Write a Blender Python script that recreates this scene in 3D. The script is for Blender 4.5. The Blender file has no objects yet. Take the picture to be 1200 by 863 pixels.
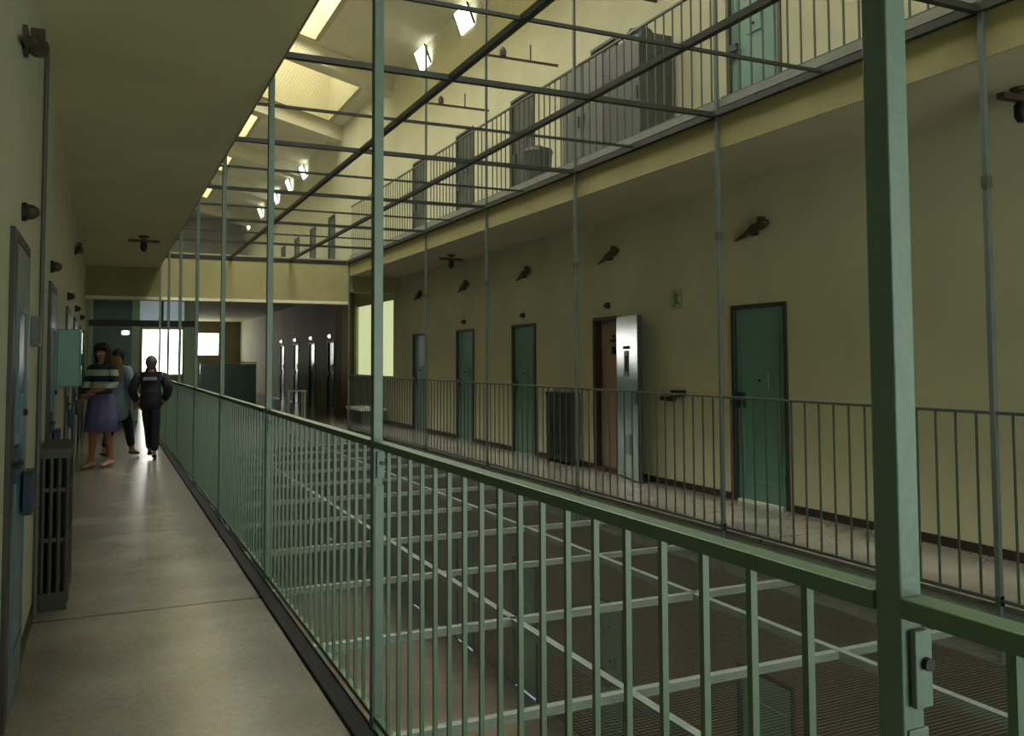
import bpy, bmesh, math, random
from mathutils import Vector, Matrix
random.seed(7)
sc = bpy.context.scene
COL = sc.collection
PI = math.pi
EYE = 1.5

# ------------------------------------------------------------------ materials
def mat(name, col, rough=0.6, metal=0.0, var=0.0, vscale=3.0, bump=0.0, bscale=60.0, col2=None, emit=None, estr=1.0, spec=0.5, coat=0.0, stretch=(1, 1, 1)):
    m = bpy.data.materials.new(name); m.use_nodes = True
    nt = m.node_tree; N = nt.nodes; L = nt.links
    b = N['Principled BSDF']
    b.inputs['Base Color'].default_value = (*col, 1)
    b.inputs['Roughness'].default_value = rough
    b.inputs['Metallic'].default_value = metal
    b.inputs['Specular IOR Level'].default_value = spec
    b.inputs['Coat Weight'].default_value = coat
    b.inputs['Coat Roughness'].default_value = 0.15
    geo = N.new('ShaderNodeNewGeometry')
    mp = N.new('ShaderNodeMapping'); mp.inputs['Scale'].default_value = stretch
    L.new(geo.outputs['Position'], mp.inputs['Vector'])
    if var > 0 or col2:
        n = N.new('ShaderNodeTexNoise'); n.inputs['Scale'].default_value = vscale
        n.inputs['Detail'].default_value = 6; n.inputs['Roughness'].default_value = .6
        L.new(mp.outputs[0], n.inputs['Vector'])
        r = N.new('ShaderNodeValToRGB')
        c2 = col2 or tuple(c * (1 - var) for c in col)
        r.color_ramp.elements[0].position = .36; r.color_ramp.elements[0].color = (*c2, 1)
        r.color_ramp.elements[1].position = .66; r.color_ramp.elements[1].color = (*col, 1)
        L.new(n.outputs['Fac'], r.inputs[0]); L.new(r.outputs[0], b.inputs['Base Color'])
    if bump > 0:
        n2 = N.new('ShaderNodeTexNoise'); n2.inputs['Scale'].default_value = bscale
        n2.inputs['Detail'].default_value = 4
        L.new(mp.outputs[0], n2.inputs['Vector'])
        bp = N.new('ShaderNodeBump'); bp.inputs['Strength'].default_value = bump; bp.inputs['Distance'].default_value = .01
        L.new(n2.outputs['Fac'], bp.inputs['Height']); L.new(bp.outputs[0], b.inputs['Normal'])
    if emit:
        b.inputs['Emission Color'].default_value = (*emit, 1)
        b.inputs['Emission Strength'].default_value = estr
    return m

def floor_mat(name, base, dark, rough, y0=0.60, pitch=2.606):
    """terrazzo slab floor with a dark joint across it every bay"""
    m = bpy.data.materials.new(name); m.use_nodes = True
    nt = m.node_tree; N = nt.nodes; L = nt.links
    b = N['Principled BSDF']
    geo = N.new('ShaderNodeNewGeometry')
    v = N.new('ShaderNodeTexVoronoi'); v.inputs['Scale'].default_value = 55
    L.new(geo.outputs['Position'], v.inputs['Vector'])
    n = N.new('ShaderNodeTexNoise'); n.inputs['Scale'].default_value = 1.7; n.inputs['Detail'].default_value = 8
    L.new(geo.outputs['Position'], n.inputs['Vector'])
    r = N.new('ShaderNodeValToRGB')
    r.color_ramp.elements[0].position = .3; r.color_ramp.elements[0].color = (*dark, 1)
    r.color_ramp.elements[1].position = .7; r.color_ramp.elements[1].color = (*base, 1)
    L.new(n.outputs['Fac'], r.inputs[0])
    mx = N.new('ShaderNodeMix'); mx.data_type = 'RGBA'; mx.blend_type = 'MULTIPLY'; mx.inputs[0].default_value = .22
    L.new(r.outputs[0], mx.inputs[6]); L.new(v.outputs['Color'], mx.inputs[7])
    sep = N.new('ShaderNodeSeparateXYZ'); L.new(geo.outputs['Position'], sep.inputs[0])
    n3 = N.new('ShaderNodeTexNoise'); n3.inputs['Scale'].default_value = 2.5; n3.inputs['Detail'].default_value = 5
    L.new(geo.outputs['Position'], n3.inputs['Vector'])
    wob = N.new('ShaderNodeMath'); wob.operation = 'MULTIPLY_ADD'; wob.inputs[1].default_value = .05
    L.new(n3.outputs['Fac'], wob.inputs[0]); L.new(sep.outputs['Y'], wob.inputs[2])
    a = N.new('ShaderNodeMath'); a.operation = 'SUBTRACT'; a.inputs[1].default_value = y0
    L.new(wob.outputs[0], a.inputs[0])
    w = N.new('ShaderNodeMath'); w.operation = 'PINGPONG'; w.inputs[1].default_value = pitch / 2
    L.new(a.outputs[0], w.inputs[0])
    lt = N.new('ShaderNodeMath'); lt.operation = 'LESS_THAN'; lt.inputs[1].default_value = .011
    L.new(w.outputs[0], lt.inputs[0])
    m2 = N.new('ShaderNodeMix'); m2.data_type = 'RGBA'
    L.new(lt.outputs[0], m2.inputs[0]); L.new(mx.outputs[2], m2.inputs[6])
    m2.inputs[7].default_value = (dark[0] * .25, dark[1] * .22, dark[2] * .2, 1)
    L.new(m2.outputs[2], b.inputs['Base Color'])
    mr = N.new('ShaderNodeMapRange'); mr.inputs[3].default_value = rough * .8; mr.inputs[4].default_value = rough * 1.5
    L.new(n.outputs['Fac'], mr.inputs[0]); L.new(mr.outputs[0], b.inputs['Roughness'])
    bp = N.new('ShaderNodeBump'); bp.inputs['Strength'].default_value = .08; bp.inputs['Distance'].default_value = .004
    L.new(n3.outputs['Fac'], bp.inputs['Height']); L.new(bp.outputs[0], b.inputs['Normal'])
    return m

def ms(c):  # sRGB 0-255 -> linear
    return tuple(((v / 255) / 12.92 if v / 255 < .04045 else ((v / 255 + .055) / 1.055) ** 2.4) for v in c)

M = {}
M['wall'] = mat('cream_wall_paint', ms((186, 183, 153)), .72, spec=.2, var=.12, vscale=1.3, bump=.15, bscale=25)
M['wall_left'] = mat('pale_wall_paint', ms((176, 176, 150)), .6, var=.10, vscale=1.5, bump=.15, bscale=25)
M['ceil'] = mat('ceiling_paint', ms((196, 192, 152)), .85, var=.14, vscale=.9, bump=.1, bscale=12)
M['soffit'] = mat('soffit_paint', ms((176, 168, 144)), .85, var=.12, vscale=.8)
M['fascia'] = mat('fascia_paint', ms((132, 126, 82)), .75, var=.15, vscale=2.0)
M['roof'] = mat('roof_plaster', ms((204, 197, 168)), .8, var=.16, vscale=.7)
M['well'] = mat('skylight_well_plaster', ms((176, 166, 124)), .85, var=.12, vscale=.9)
M['floor'] = floor_mat('terrazzo_floor', ms((134, 130, 118)), ms((112, 108, 98)), .2)
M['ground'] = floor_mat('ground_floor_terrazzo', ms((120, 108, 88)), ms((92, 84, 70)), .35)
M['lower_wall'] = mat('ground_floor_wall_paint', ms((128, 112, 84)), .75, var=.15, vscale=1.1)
M['skirt'] = mat('dark_brown_skirting_paint', ms((48, 36, 24)), .5, var=.2, vscale=8)
M['kerb'] = mat('black_kerb_paint', ms((14, 14, 11)), .85, var=.25, vscale=10)
M['green'] = mat('green_gloss_steel_paint', ms((82, 100, 86)), .42, var=.14, vscale=14, bump=.1, bscale=70, spec=.5)
M['rail'] = mat('rail_green_steel_paint', ms((72, 94, 70)), .4, var=.16, vscale=14, spec=.5)
M['post'] = mat('post_grey_green_steel_paint', ms((80, 100, 88)), .42, var=.12, vscale=18, bump=.12, bscale=60)
M['rail_far'] = mat('backlit_far_rail_tone', ms((56, 64, 52)), .5, var=.16, vscale=14)  # railing green darkened in the colour because these rails stand backlit
M['post_far'] = mat('dull_grey_far_post_paint', ms((74, 84, 78)), .5, var=.14, vscale=14)
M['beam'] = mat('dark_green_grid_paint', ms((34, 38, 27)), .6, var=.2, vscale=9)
M['beam_low'] = mat('toplit_grid_tone', ms((112, 124, 112)), .5, var=.2, vscale=9)  # light from above is put into this paler bar colour
M['wire'] = mat('galvanised_wire', ms((120, 125, 114)), .6, metal=.2)
M['teal'] = mat('teal_door_enamel', ms((96, 138, 126)), .3, var=.12, vscale=5, bump=.06, bscale=20, coat=.25)
M['teal_dark'] = mat('dark_teal_door_enamel', ms((52, 84, 74)), .35, var=.15, vscale=5)
M['blue'] = mat('blue_teal_door_enamel', ms((72, 102, 112)), .35, var=.14, vscale=6, bump=.06, bscale=20)
M['gloss'] = mat('glossy_teal_door_enamel', ms((112, 146, 142)), .16, var=.1, vscale=5, bump=.03, bscale=9, coat=.6, spec=.8)
M['frame'] = mat('dark_door_frame_paint', ms((44, 40, 34)), .5, var=.2, vscale=9)
M['frame_red'] = mat('red_brown_door_frame_paint', ms((70, 40, 34)), .5, var=.2, vscale=9)
M['inner'] = mat('pinkish_beige_inner_door', ms((168, 142, 122)), .6, var=.1, vscale=4)
M['lock'] = mat('dark_blue_lock_steel', ms((38, 50, 66)), .4, metal=.5)
M['iron'] = mat('black_iron', ms((30, 28, 24)), .5, metal=.4)
M['rust'] = mat('rusty_fixture_metal', ms((62, 46, 28)), .65, var=.4, vscale=20)
M['rad'] = mat('dark_olive_radiator_enamel', ms((46, 48, 38)), .45, var=.15, vscale=9)
M['grey'] = mat('dark_grey_cabinet_steel', ms((82, 84, 80)), .5, var=.2, vscale=4)
M['greydark'] = mat('charcoal_cabinet_steel', ms((52, 56, 52)), .5, var=.2, vscale=4)
M['slabedge'] = mat('grey_concrete_kerb', ms((120, 122, 112)), .7, var=.25, vscale=5)
M['white'] = mat('white_plastic', ms((205, 208, 196)), .45)
M['sign'] = mat('green_sign_plastic', ms((150, 150, 112)), .5)
M['sign_white'] = mat('pale_sign_print', ms((40, 110, 50)), .4)
M['pale_green'] = mat('pale_green_frame_paint', ms((168, 192, 164)), .5, var=.1, vscale=6)
M['glass'] = mat('grey_blue_glass', ms((190, 205, 215)), .5, spec=.6); M['glass'].node_tree.nodes['Principled BSDF'].inputs['Transmission Weight'].default_value = .85
M['brown'] = mat('brown_column_paint', ms((96, 80, 52)), .7, var=.15, vscale=3)
M['endwall'] = mat('brown_end_wall_paint', ms((120, 110, 84)), .75, var=.15, vscale=1.5)
# light sources: daylight at the glazing, a lit lamp, glows for wall and glints
SKY = (1.0, 0.98, 0.90)
M['skylight'] = mat('daylit_skylight_glass', (.8, .8, .8), .4, emit=(.97, .98, .93), estr=21)
M['skylight_dim'] = mat('daylit_dim_skylight_glass', (.8, .8, .8), .4, emit=(.97, .97, .86), estr=7)  # weaker emission so the widest well looks less bright
M['skywin'] = mat('daylit_clerestory_glass', (.8, .8, .8), .4, emit=(.92, 1.0, 1.0), estr=4)
M['endglass'] = mat('daylit_end_window_glass', (.8, .8, .8), .4, emit=(1.0, 1.0, .95), estr=8)
M['backglass'] = mat('daylit_back_window_glass', (.8, .8, .8), .4, emit=(.88, 1.0, .92), estr=7.2)
M['sideglow'] = mat('glowing_daylit_wall_panel', (.8, .8, .6), .5, emit=(.84, .92, .50), estr=.62)  # emission imitates daylight falling on the landing's side wall
M['bulb'] = mat('lit_lamp_lens', (.9, .9, .85), .3, emit=(1.0, 1.0, .9), estr=4)
M['glint'] = mat('window_glint_glow', (.9, .85, .75), .3, emit=(1.0, .92, .8), estr=1.2)  # glow imitates window reflections on the distant doors
# people
M['skin'] = mat('skin', ms((150, 98, 76)), .55)
M['hair_dark'] = mat('dark_brown_hair', ms((34, 24, 20)), .5, var=.3, vscale=60, stretch=(1, 1, .1))
M['hair_brown'] = mat('long_brown_hair', ms((112, 88, 54)), .5, var=.3, vscale=60, stretch=(1, 1, .1))
M['hair_grey'] = mat('grey_hair', ms((84, 80, 88)), .6, var=.3, vscale=60)
M['navy'] = mat('black_navy_jacket_cloth', ms((24, 24, 34)), .8, bump=.3, bscale=40)
M['black'] = mat('black_trouser_cloth', ms((20, 20, 24)), .85, bump=.3, bscale=40)
M['lettering'] = mat('pale_grey_back_print', ms((150, 146, 158)), .7)
M['skirtcloth'] = mat('purple_blue_skirt_cloth', ms((108, 102, 156)), .8, var=.25, vscale=9, bump=.3, bscale=30)
M['greyblue'] = mat('grey_blue_coat_cloth', ms((118, 134, 150)), .8, var=.2, vscale=6, bump=.3, bscale=30)
M['shoe'] = mat('dark_shoe_leather', ms((26, 22, 20)), .4)
M['shoe_tan'] = mat('pale_sandal_leather', ms((150, 120, 104)), .5)
M['eye'] = mat('dark_eye', (.02, .015, .01), .2)

def stripe_mat():
    m = bpy.data.materials.new('striped_knit_cloth'); m.use_nodes = True
    nt = m.node_tree; N = nt.nodes; L = nt.links; b = N['Principled BSDF']
    tc = N.new('ShaderNodeTexCoord'); s = N.new('ShaderNodeSeparateXYZ'); L.new(tc.outputs['Object'], s.inputs[0])
    a = N.new('ShaderNodeMath'); a.operation = 'MULTIPLY'; a.inputs[1].default_value = 1 / .17; L.new(s.outputs['Z'], a.inputs[0])
    f = N.new('ShaderNodeMath'); f.operation = 'FRACT'; L.new(a.outputs[0], f.inputs[0])
    r = N.new('ShaderNodeValToRGB'); r.color_ramp.interpolation = 'CONSTANT'
    r.color_ramp.elements[0].color = (*ms((40, 46, 56)), 1)
    r.color_ramp.elements[1].position = .5; r.color_ramp.elements[1].color = (*ms((176, 184, 178)), 1)
    L.new(f.outputs[0], r.inputs[0]); L.new(r.outputs[0], b.inputs['Base Color']); b.inputs['Roughness'].default_value = .85
    return m
M['stripe'] = stripe_mat()

# ------------------------------------------------------------------ helpers
class MB:
    def __init__(s): s.bm = bmesh.new()
    def box(s, x0, x1, y0, y1, z0, z1, rot=None):
        vs = [Vector((x, y, z)) for x in (x0, x1) for y in (y0, y1) for z in (z0, z1)]
        if rot is not None: vs = [rot @ v for v in vs]
        v = [s.bm.verts.new(p) for p in vs]
        for f in ((0, 1, 3, 2), (4, 6, 7, 5), (0, 4, 5, 1), (2, 3, 7, 6), (0, 2, 6, 4), (1, 5, 7, 3)):
            s.bm.faces.new([v[i] for i in f])
        return s
    def tube(s, pts, r, n=10, closed=True, rr=None):
        pts = [Vector(p) for p in pts]; rings = []
        for i, p in enumerate(pts):
            a = pts[max(i - 1, 0)]; b = pts[min(i + 1, len(pts) - 1)]
            d = (b - a).normalized()
            u = d.cross(Vector((0, 0, 1)));
            if u.length < .01: u = d.cross(Vector((0, 1, 0)))
            u.normalize(); w = d.cross(u).normalized()
            q = rr[i] if rr else r
            rings.append([s.bm.verts.new(p + q * (math.cos(2 * PI * k / n) * u + math.sin(2 * PI * k / n) * w)) for k in range(n)])
        for a, b in zip(rings, rings[1:]):
            for k in range(n): s.bm.faces.new([a[k], a[(k + 1) % n], b[(k + 1) % n], b[k]])
        if closed: s.bm.faces.new(rings[0][::-1]); s.bm.faces.new(rings[-1])
        return s
    def lathe(s, prof, c=(0, 0, 0), n=16, sx=1, sy=1, axis='Z', fold=0, nf=0):
        rings = []; c = Vector(c)
        for r, z in prof:
            ring = []
            for k in range(n):
                t = 2 * PI * k / n; q = r * (1 + fold * math.cos(nf * t) * (1 if fold else 0))
                p = Vector((q * math.cos(t) * sx, q * math.sin(t) * sy, z))
                if axis == 'X': p = Vector((p.z, p.x, p.y))
                if axis == 'Y': p = Vector((p.x, p.z, p.y))
                ring.append(s.bm.verts.new(c + p))
            rings.append(ring)
        for a, b in zip(rings, rings[1:]):
            for k in range(n): s.bm.faces.new([a[k], a[(k + 1) % n], b[(k + 1) % n], b[k]])
        s.bm.faces.new(rings[0][::-1]); s.bm.faces.new(rings[-1])
        return s
    def ell(s, c, rx, ry, rz, n=14, m=9):
        prof = [(max(math.sin(PI * i / m), .02), -math.cos(PI * i / m)) for i in range(m + 1)]
        b = len(s.bm.verts); s.bm.verts.ensure_lookup_table()
        before = set(s.bm.verts)
        s.lathe(prof, (0, 0, 0), n)
        for v in s.bm.verts:
            if v not in before: v.co = Vector((v.co.x * rx + c[0], v.co.y * ry + c[1], v.co.z * rz + c[2]))
        return s
    def build(s, name, material, parent=None, bevel=0, smooth=False):
        bmesh.ops.recalc_face_normals(s.bm, faces=s.bm.faces)
        me = bpy.data.meshes.new(name); s.bm.to_mesh(me); s.bm.free()
        me.materials.append(M[material] if isinstance(material, str) else material)
        if smooth:
            for p in me.polygons: p.use_smooth = True
        o = bpy.data.objects.new(name, me); COL.objects.link(o)
        if parent: o.parent = parent
        if bevel:
            b = o.modifiers.new('Bevel', 'BEVEL'); b.width = bevel; b.segments = 2; b.limit_method = 'ANGLE'
        return o

def tag(o, label=None, cat=None, group=None, kind=None):
    if label: o['label'] = label
    if cat: o['category'] = cat
    if group: o['group'] = group
    if kind: o['kind'] = kind
    return o
def thing(name, loc, label, cat, group=None, rz=0, kind=None):
    o = bpy.data.objects.new(name, None); COL.objects.link(o); o.empty_display_size = .1
    o.location = loc; o.rotation_euler = (0, 0, rz)
    return tag(o, label, cat, group, kind)
def struct(name, mb, m, label=None, cat=None, bevel=0):
    o = mb.build(name, m, bevel=bevel); return tag(o, label, cat, None, 'structure')
def copy_tree(o, parent=None):
    c = o.copy(); COL.objects.link(c); c.parent = parent
    for ch in list(o.children): copy_tree(ch, c)
    return c
def wall_yz(mb, x0, x1, y0, y1, z0, z1, holes):
    ys = sorted({y0, y1, *[min(max(v, y0), y1) for h in holes for v in h[:2]]})
    for a, b in zip(ys, ys[1:]):
        hz = sorted([(h[2], h[3]) for h in holes if h[0] <= a + 1e-6 and h[1] >= b - 1e-6])
        z = z0
        for p, q in hz:
            if p > z: mb.box(x0, x1, a, b, z, p)
            z = max(z, q)
        if z < z1: mb.box(x0, x1, a, b, z, z1)
    return mb
def wall_xz(mb, y0, y1, x0, x1, z0, z1, holes):
    xs = sorted({x0, x1, *[v for h in holes for v in h[:2]]})
    for a, b in zip(xs, xs[1:]):
        hz = sorted([(h[2], h[3]) for h in holes if h[0] <= a + 1e-6 and h[1] >= b - 1e-6])
        z = z0
        for p, q in hz:
            if p > z: mb.box(a, b, y0, y1, z, p)
            z = max(z, q)
        if z < z1: mb.box(a, b, y0, y1, z, z1)
    return mb
ORD = ['first', 'second', 'third', 'fourth', 'fifth', 'sixth', 'seventh', 'eighth', 'ninth', 'tenth']

# ------------------------------------------------------------------ layout numbers (metres, gallery floor z=0)
XL, XR = -.36, 6.1              # wall faces
EL, ER = 1.0, 4.955             # floor edges of the two galleries
S = 2.606
YN = [.885 + S * k for k in range(-1, 8)]      # near posts (front face)
YF = [3.632 + S * k for k in range(-1, 7)]     # far posts
YE = 19.27                      # end of the well
YB, YZ = -4.0, 45.0             # back and far end
H = 3.74                        # storey
ZC = 3.40                       # underside of slabs
DR = [(6.68, 7.52), (9.74, 10.44), (12.22, 13.10), (14.74, 15.62), (17.34, 18.22)]   # right-hand cell doors
DRF = [(25.4, 26.25), (28.0, 28.85), (30.6, 31.45), (33.2, 34.05), (35.8, 36.65)]
DL = [(4.13, 4.94), (6.86, 7.7), (9.95, 10.8), (12.4, 13.25), (15.3, 16.15), (17.7, 18.55)]
DH = 2.06

# ------------------------------------------------------------------ setting
# gallery floor: near strip, far strip and the landing past the well
mb = MB(); mb.box(XL, EL - .1, YB, YE, -.34, 0); mb.box(EL - .1, EL, YB, YE, -.34, -.002)
mb.box(ER, XR, YB, YE, -.34, 0); mb.box(XL, XR, YE, YZ, -.34, 0)
struct('floor', mb, 'floor', 'beige terrazzo walkways and landing around the open well', 'floor')
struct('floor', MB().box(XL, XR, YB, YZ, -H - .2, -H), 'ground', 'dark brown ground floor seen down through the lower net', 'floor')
mb = MB(); mb.box(XL, EL, YB, YE, ZC + .14, H); mb.box(ER + .01, XR, YB, YE, ZC + .14, H); mb.box(XL, XR, YE + .3, YZ, ZC + .14, H)
struct('floor', mb, 'slabedge', 'grey upper gallery floor above the fascia', 'floor')
mb = MB(); mb.box(XL, EL, YB, YE, ZC, ZC + .14); mb.box(XL, XR, YE + .3, YZ, ZC, ZC + .14)
struct('ceiling', mb, 'ceil', 'olive cream ceiling over the left walkway and landing', 'ceiling')
mb = MB()
mb.box(ER, XR, YB, YE, ZC - .03, ZC + .14)
struct('ceiling', mb, 'soffit', 'grey beige soffit over the far gallery', 'ceiling')
struct('trim_1', MB().box(ER - .012, ER, YB, YE, ZC - .035, H - .08), 'fascia', 'yellow cream fascia along the far upper gallery edge', 'trim')
mb = MB().box(EL - .012, EL - .002, YB, YE, ZC - .004, H - .08)
struct('trim_2', mb, 'fascia', 'cream fascia along the left upper slab edge', 'trim')
# this level's slab edges, seen beyond the near handrail
struct('trim_3', MB().box(ER - .014, ER, YB, YE, -.36, -.03), 'slabedge', 'grey slab edge under the far railing', 'trim')
struct('trim_4', MB().box(EL, EL + .008, YB, YE, -.36, -.03), 'slabedge', 'grey slab edge under the near railing', 'trim')
mb = MB().box(EL - .075, EL + .012, YB, YE, 0.0005, .02)
struct('trim_5', mb, 'kerb', 'black raised kerb along the near railing foot', 'kerb', bevel=.005)
mb = MB().box(ER - .01, ER + .06, YB, YE, H, H + .07)
struct('trim_6', mb, 'slabedge', 'grey kerb along the upper gallery edge', 'kerb')

# walls
holes_r = [(a, b, 0, DH) for a, b in DR + DRF]
holes_up = [(a, b, H, H + DH) for a, b in DR + DRF]
SIDEGLOW = (19.66, 23.15, 1.06, 2.96)  # opening for the glowing panel that imitates a daylit wall
mb = MB()
wall_yz(mb, XR, XR + .18, YB, YZ, -.34, 8.2, holes_r + holes_up + [SIDEGLOW])
struct('wall_right', mb, 'wall', 'cream far wall with the row of teal cell doors', 'wall')
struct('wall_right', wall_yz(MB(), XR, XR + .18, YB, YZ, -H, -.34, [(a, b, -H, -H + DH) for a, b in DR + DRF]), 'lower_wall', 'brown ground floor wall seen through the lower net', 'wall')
mb = MB(); wall_yz(mb, XL - .18, XL, YB, YZ, -.34, 8.2, [(a, b, 0, DH) for a, b in DL])
struct('wall_left', mb, 'wall_left', 'pale wall close beside the camera on the left', 'wall')
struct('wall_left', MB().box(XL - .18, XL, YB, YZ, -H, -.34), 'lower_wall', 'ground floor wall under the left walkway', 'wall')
# back wall (behind the camera) with its big window, far end wall with two windows
BW = (1.7, 5.6, -.6, 3.1)
mb = MB(); wall_xz(mb, YB - .2, YB, XL - .18, XR + .18, -H, 9.1, [BW])
struct('wall_back', mb, 'wall', 'end wall with the tall window behind the camera', 'wall')
EW = [(1.6, 3.45, .8, 3.02), (4.04, 5.12, 1.72, 2.86)]
mb = MB(); wall_xz(mb, YZ, YZ + .2, XL - .18, XR + .18, -H, 9.1, EW)
struct('wall_end', mb, 'endwall', 'far end wall with two bright windows', 'wall')

def window(name, mbp, glass, frame_mb, framemat, label):
    o = mbp.build(name, glass); tag(o, label, 'window', None, 'structure')
    frame_mb.build('window_frame', framemat, o); return o
def xzframe(x0, x1, z0, z1, y0, y1, t, nx, nz):
    m = MB(); m.box(x0, x0 + t, y0, y1, z0, z1); m.box(x1 - t, x1, y0, y1, z0, z1)
    m.box(x0, x1, y0, y1, z0, z0 + t); m.box(x0, x1, y0, y1, z1 - t, z1)
    for i in range(1, nx): x = x0 + (x1 - x0) * i / nx; m.box(x - t / 2, x + t / 2, y0, y1, z0, z1)
    for i in range(1, nz): z = z0 + (z1 - z0) * i / nz; m.box(x0, x1, y0, y1, z - t / 2, z + t / 2)
    return m
a, b, c, d = BW
window('window_1', MB().box(a, b, YB - .1, YB - .08, c, d), 'backglass', xzframe(a, b, c, d, YB - .08, YB - .02, .05, 4, 2), 'pale_green', 'tall daylit window on the back wall')
for i, (a, b, c, d) in enumerate(EW):
    window('window_%d' % (i + 2), MB().box(a, b, YZ + .08, YZ + .1, c, d), 'endglass', xzframe(a, b, c, d, YZ + .0, YZ + .07, .05, 1, 1), 'pale_green',
           ['large white daylit window at the far end of the gallery', 'small white daylit window right of the large end window'][i])
a, b, c, d = SIDEGLOW
fr = MB(); t = .05
fr.box(XR + .03, XR + .1, a, a + t, c, d).box(XR + .03, XR + .1, b - t, b, c, d).box(XR + .03, XR + .1, a, b, c, c + t).box(XR + .03, XR + .1, a, b, d - t, d)
window('window_4', MB().box(XR + .1, XR + .12, a, b, c, d), 'sideglow', fr, 'wall', 'glowing pale yellow panel standing in for a daylit side wall beyond the far doors')  # added glowing pane in place of a side wall lit by daylight

# skirting along the right wall (broken at doors), left too
def skirting(name, x0, x1, y0, y1, doors, label, z=0, h=.075, m='skirt'):
    mb = MB(); y = y0
    for a, b in sorted(doors):
        if a - .05 > y: mb.box(x0, x1, y, a - .05, z, z + h)
        y = b + .05
    mb.box(x0, x1, y, y1, z, z + h)
    return struct(name, mb, m, label, 'baseboard')
skirting('baseboard_right', XR - .015, XR, YB, YZ, DR + DRF, 'dark brown skirting along the far wall')
skirting('baseboard_left', XL, XL + .012, YB, YZ, DL, 'dark skirting along the left wall')

# bridge beam closing the well
struct('trim_7', MB().box(XL, ER, YE + .01, YE + .35, 2.80, H), 'fascia', 'deep cream beam across the end of the well', 'beam')
struct('trim_8', MB().box(XL, ER, YE - .02, YE + .37, 2.74, 2.80), 'roof', 'pale strip painted as the lit bottom edge of the cream beam', 'trim')  # paler colour paints the light on the beam's bottom edge
struct('trim_9', MB().box(XR - .32, XR, 23.25, 23.9, 0, ZC), 'brown', 'brown wall pier beyond the glowing side panel', 'pier')
struct('trim_10', MB().box(ER, XR, YE + .01, YE + .35, 3.02, H), 'fascia', 'cream beam end over the far gallery', 'beam')

# roof: low slopes either side of a flat centre with skylight wells
XC = 2.87
WELLS = [(-2.0, 3.5, 1.15), (5.5, 8.6, 1.15), (10.2, 19.3, 1.3), (20.5, 24.4, 2.8), (26.2, 29.2, 1.15), (31.4, 34.6, 1.15), (36.8, 40.6, 1.15)]
zr = 7.0 + EYE
def roofz(x): return 8.2 + (1 - abs(x - XC) / (XR - XC)) * .8
mb = MB()
def slab_strip(x0, x1, y0, y1):
    bm = mb.bm
    v = [bm.verts.new(p) for p in ((x0, y0, roofz(x0)), (x1, y0, roofz(x1)), (x1, y1, roofz(x1)), (x0, y1, roofz(x0)),
                                   (x0, y0, roofz(x0) + .2), (x1, y0, roofz(x1) + .2), (x1, y1, roofz(x1) + .2), (x0, y1, roofz(x0) + .2))]
    for f in ((3, 2, 1, 0), (4, 5, 6, 7), (0, 1, 5, 4), (1, 2, 6, 5), (2, 3, 7, 6), (3, 0, 4, 7)): bm.faces.new([v[i] for i in f])
y = YB - .2
for a, b, w in WELLS:
    for x0, x1 in ((XL - .18, XC), (XC, XR + .18)): slab_strip(x0, x1, y, a)
    slab_strip(XL - .18, XC - w, a, b); slab_strip(XC + w, XR + .18, a, b)
    y = b
for x0, x1 in ((XL - .18, XC), (XC, XR + .18)): slab_strip(x0, x1, y, YZ + .2)
struct('ceiling', mb, 'roof', 'cream sloping roof plaster high above the well', 'ceiling')
mb = MB()
for a, b, w in WELLS:
    z0 = roofz(XC + w) + .005; z1 = 10.85
    z0 -= .03; g_ = .02
    mb.box(XC - w - .1, XC - w + g_, a - .1, b + .1, z0, z1).box(XC + w - g_, XC + w + .1, a - .1, b + .1, z0, z1)
    for ya, yb in ((a - .1, a + g_), (b - g_, b + .1)):      # end walls follow the roof slope
        for sgn in (-1, 1):
            xa, xb = (XC, XC + w) if sgn > 0 else (XC - w, XC)
            v = [mb.bm.verts.new(p) for p in ((xa, ya, roofz(xa) - .03), (xb, ya, roofz(xb) - .03), (xb, yb, roofz(xb) - .03), (xa, yb, roofz(xa) - .03), (xa, ya, z1), (xb, ya, z1), (xb, yb, z1), (xa, yb, z1))]
            for f in ((3, 2, 1, 0), (4, 5, 6, 7), (0, 1, 5, 4), (1, 2, 6, 5), (2, 3, 7, 6), (3, 0, 4, 7)): mb.bm.faces.new([v[i] for i in f])
struct('trim_11', mb, 'well', 'cream sides of the skylight wells', 'trim')
for i, (a, b, w) in enumerate(WELLS):
    pane = MB().box(XC - w, XC + w, a, b, 10.75, 10.77)
    fm = MB(); n = max(2, int((b - a) / 1.2))
    for k in range(n + 1):
        y = a + (b - a) * k / n; fm.box(XC - w, XC + w, y - .025, y + .025, 10.66, 10.74)
    fm.box(XC - .03, XC + .03, a, b, 10.62, 10.74)
    window('window_%d' % (i + 5), pane, 'skylight_dim' if w > 2 else 'skylight', fm, 'roof', 'daylit roof skylight, %s along the hall from the camera end' % ORD[i])
# roof beams
mb = MB()
for y in (4.3, 9.3, 19.6, 24.6, 30.1, 35.4, 42.0):
    for sgn in (-1, 1):
        xa, xb = (XC, XR) if sgn > 0 else (XL, XC)
        bm = mb.bm; d = .42
        v = [bm.verts.new(p) for p in ((xa, y, roofz(xa) - d), (xb, y, roofz(xb) - d), (xb, y + .5, roofz(xb) - d), (xa, y + .5, roofz(xa) - d),
                                       (xa, y, roofz(xa) + .01), (xb, y, roofz(xb) + .01), (xb, y + .5, roofz(xb) + .01), (xa, y + .5, roofz(xa) + .01))]
        for f in ((3, 2, 1, 0), (4, 5, 6, 7), (0, 1, 5, 4), (1, 2, 6, 5), (2, 3, 7, 6), (3, 0, 4, 7)): bm.faces.new([v[i] for i in f])
struct('trim_12', mb, 'roof', 'downstand beams crossing the roof', 'beam')
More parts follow.
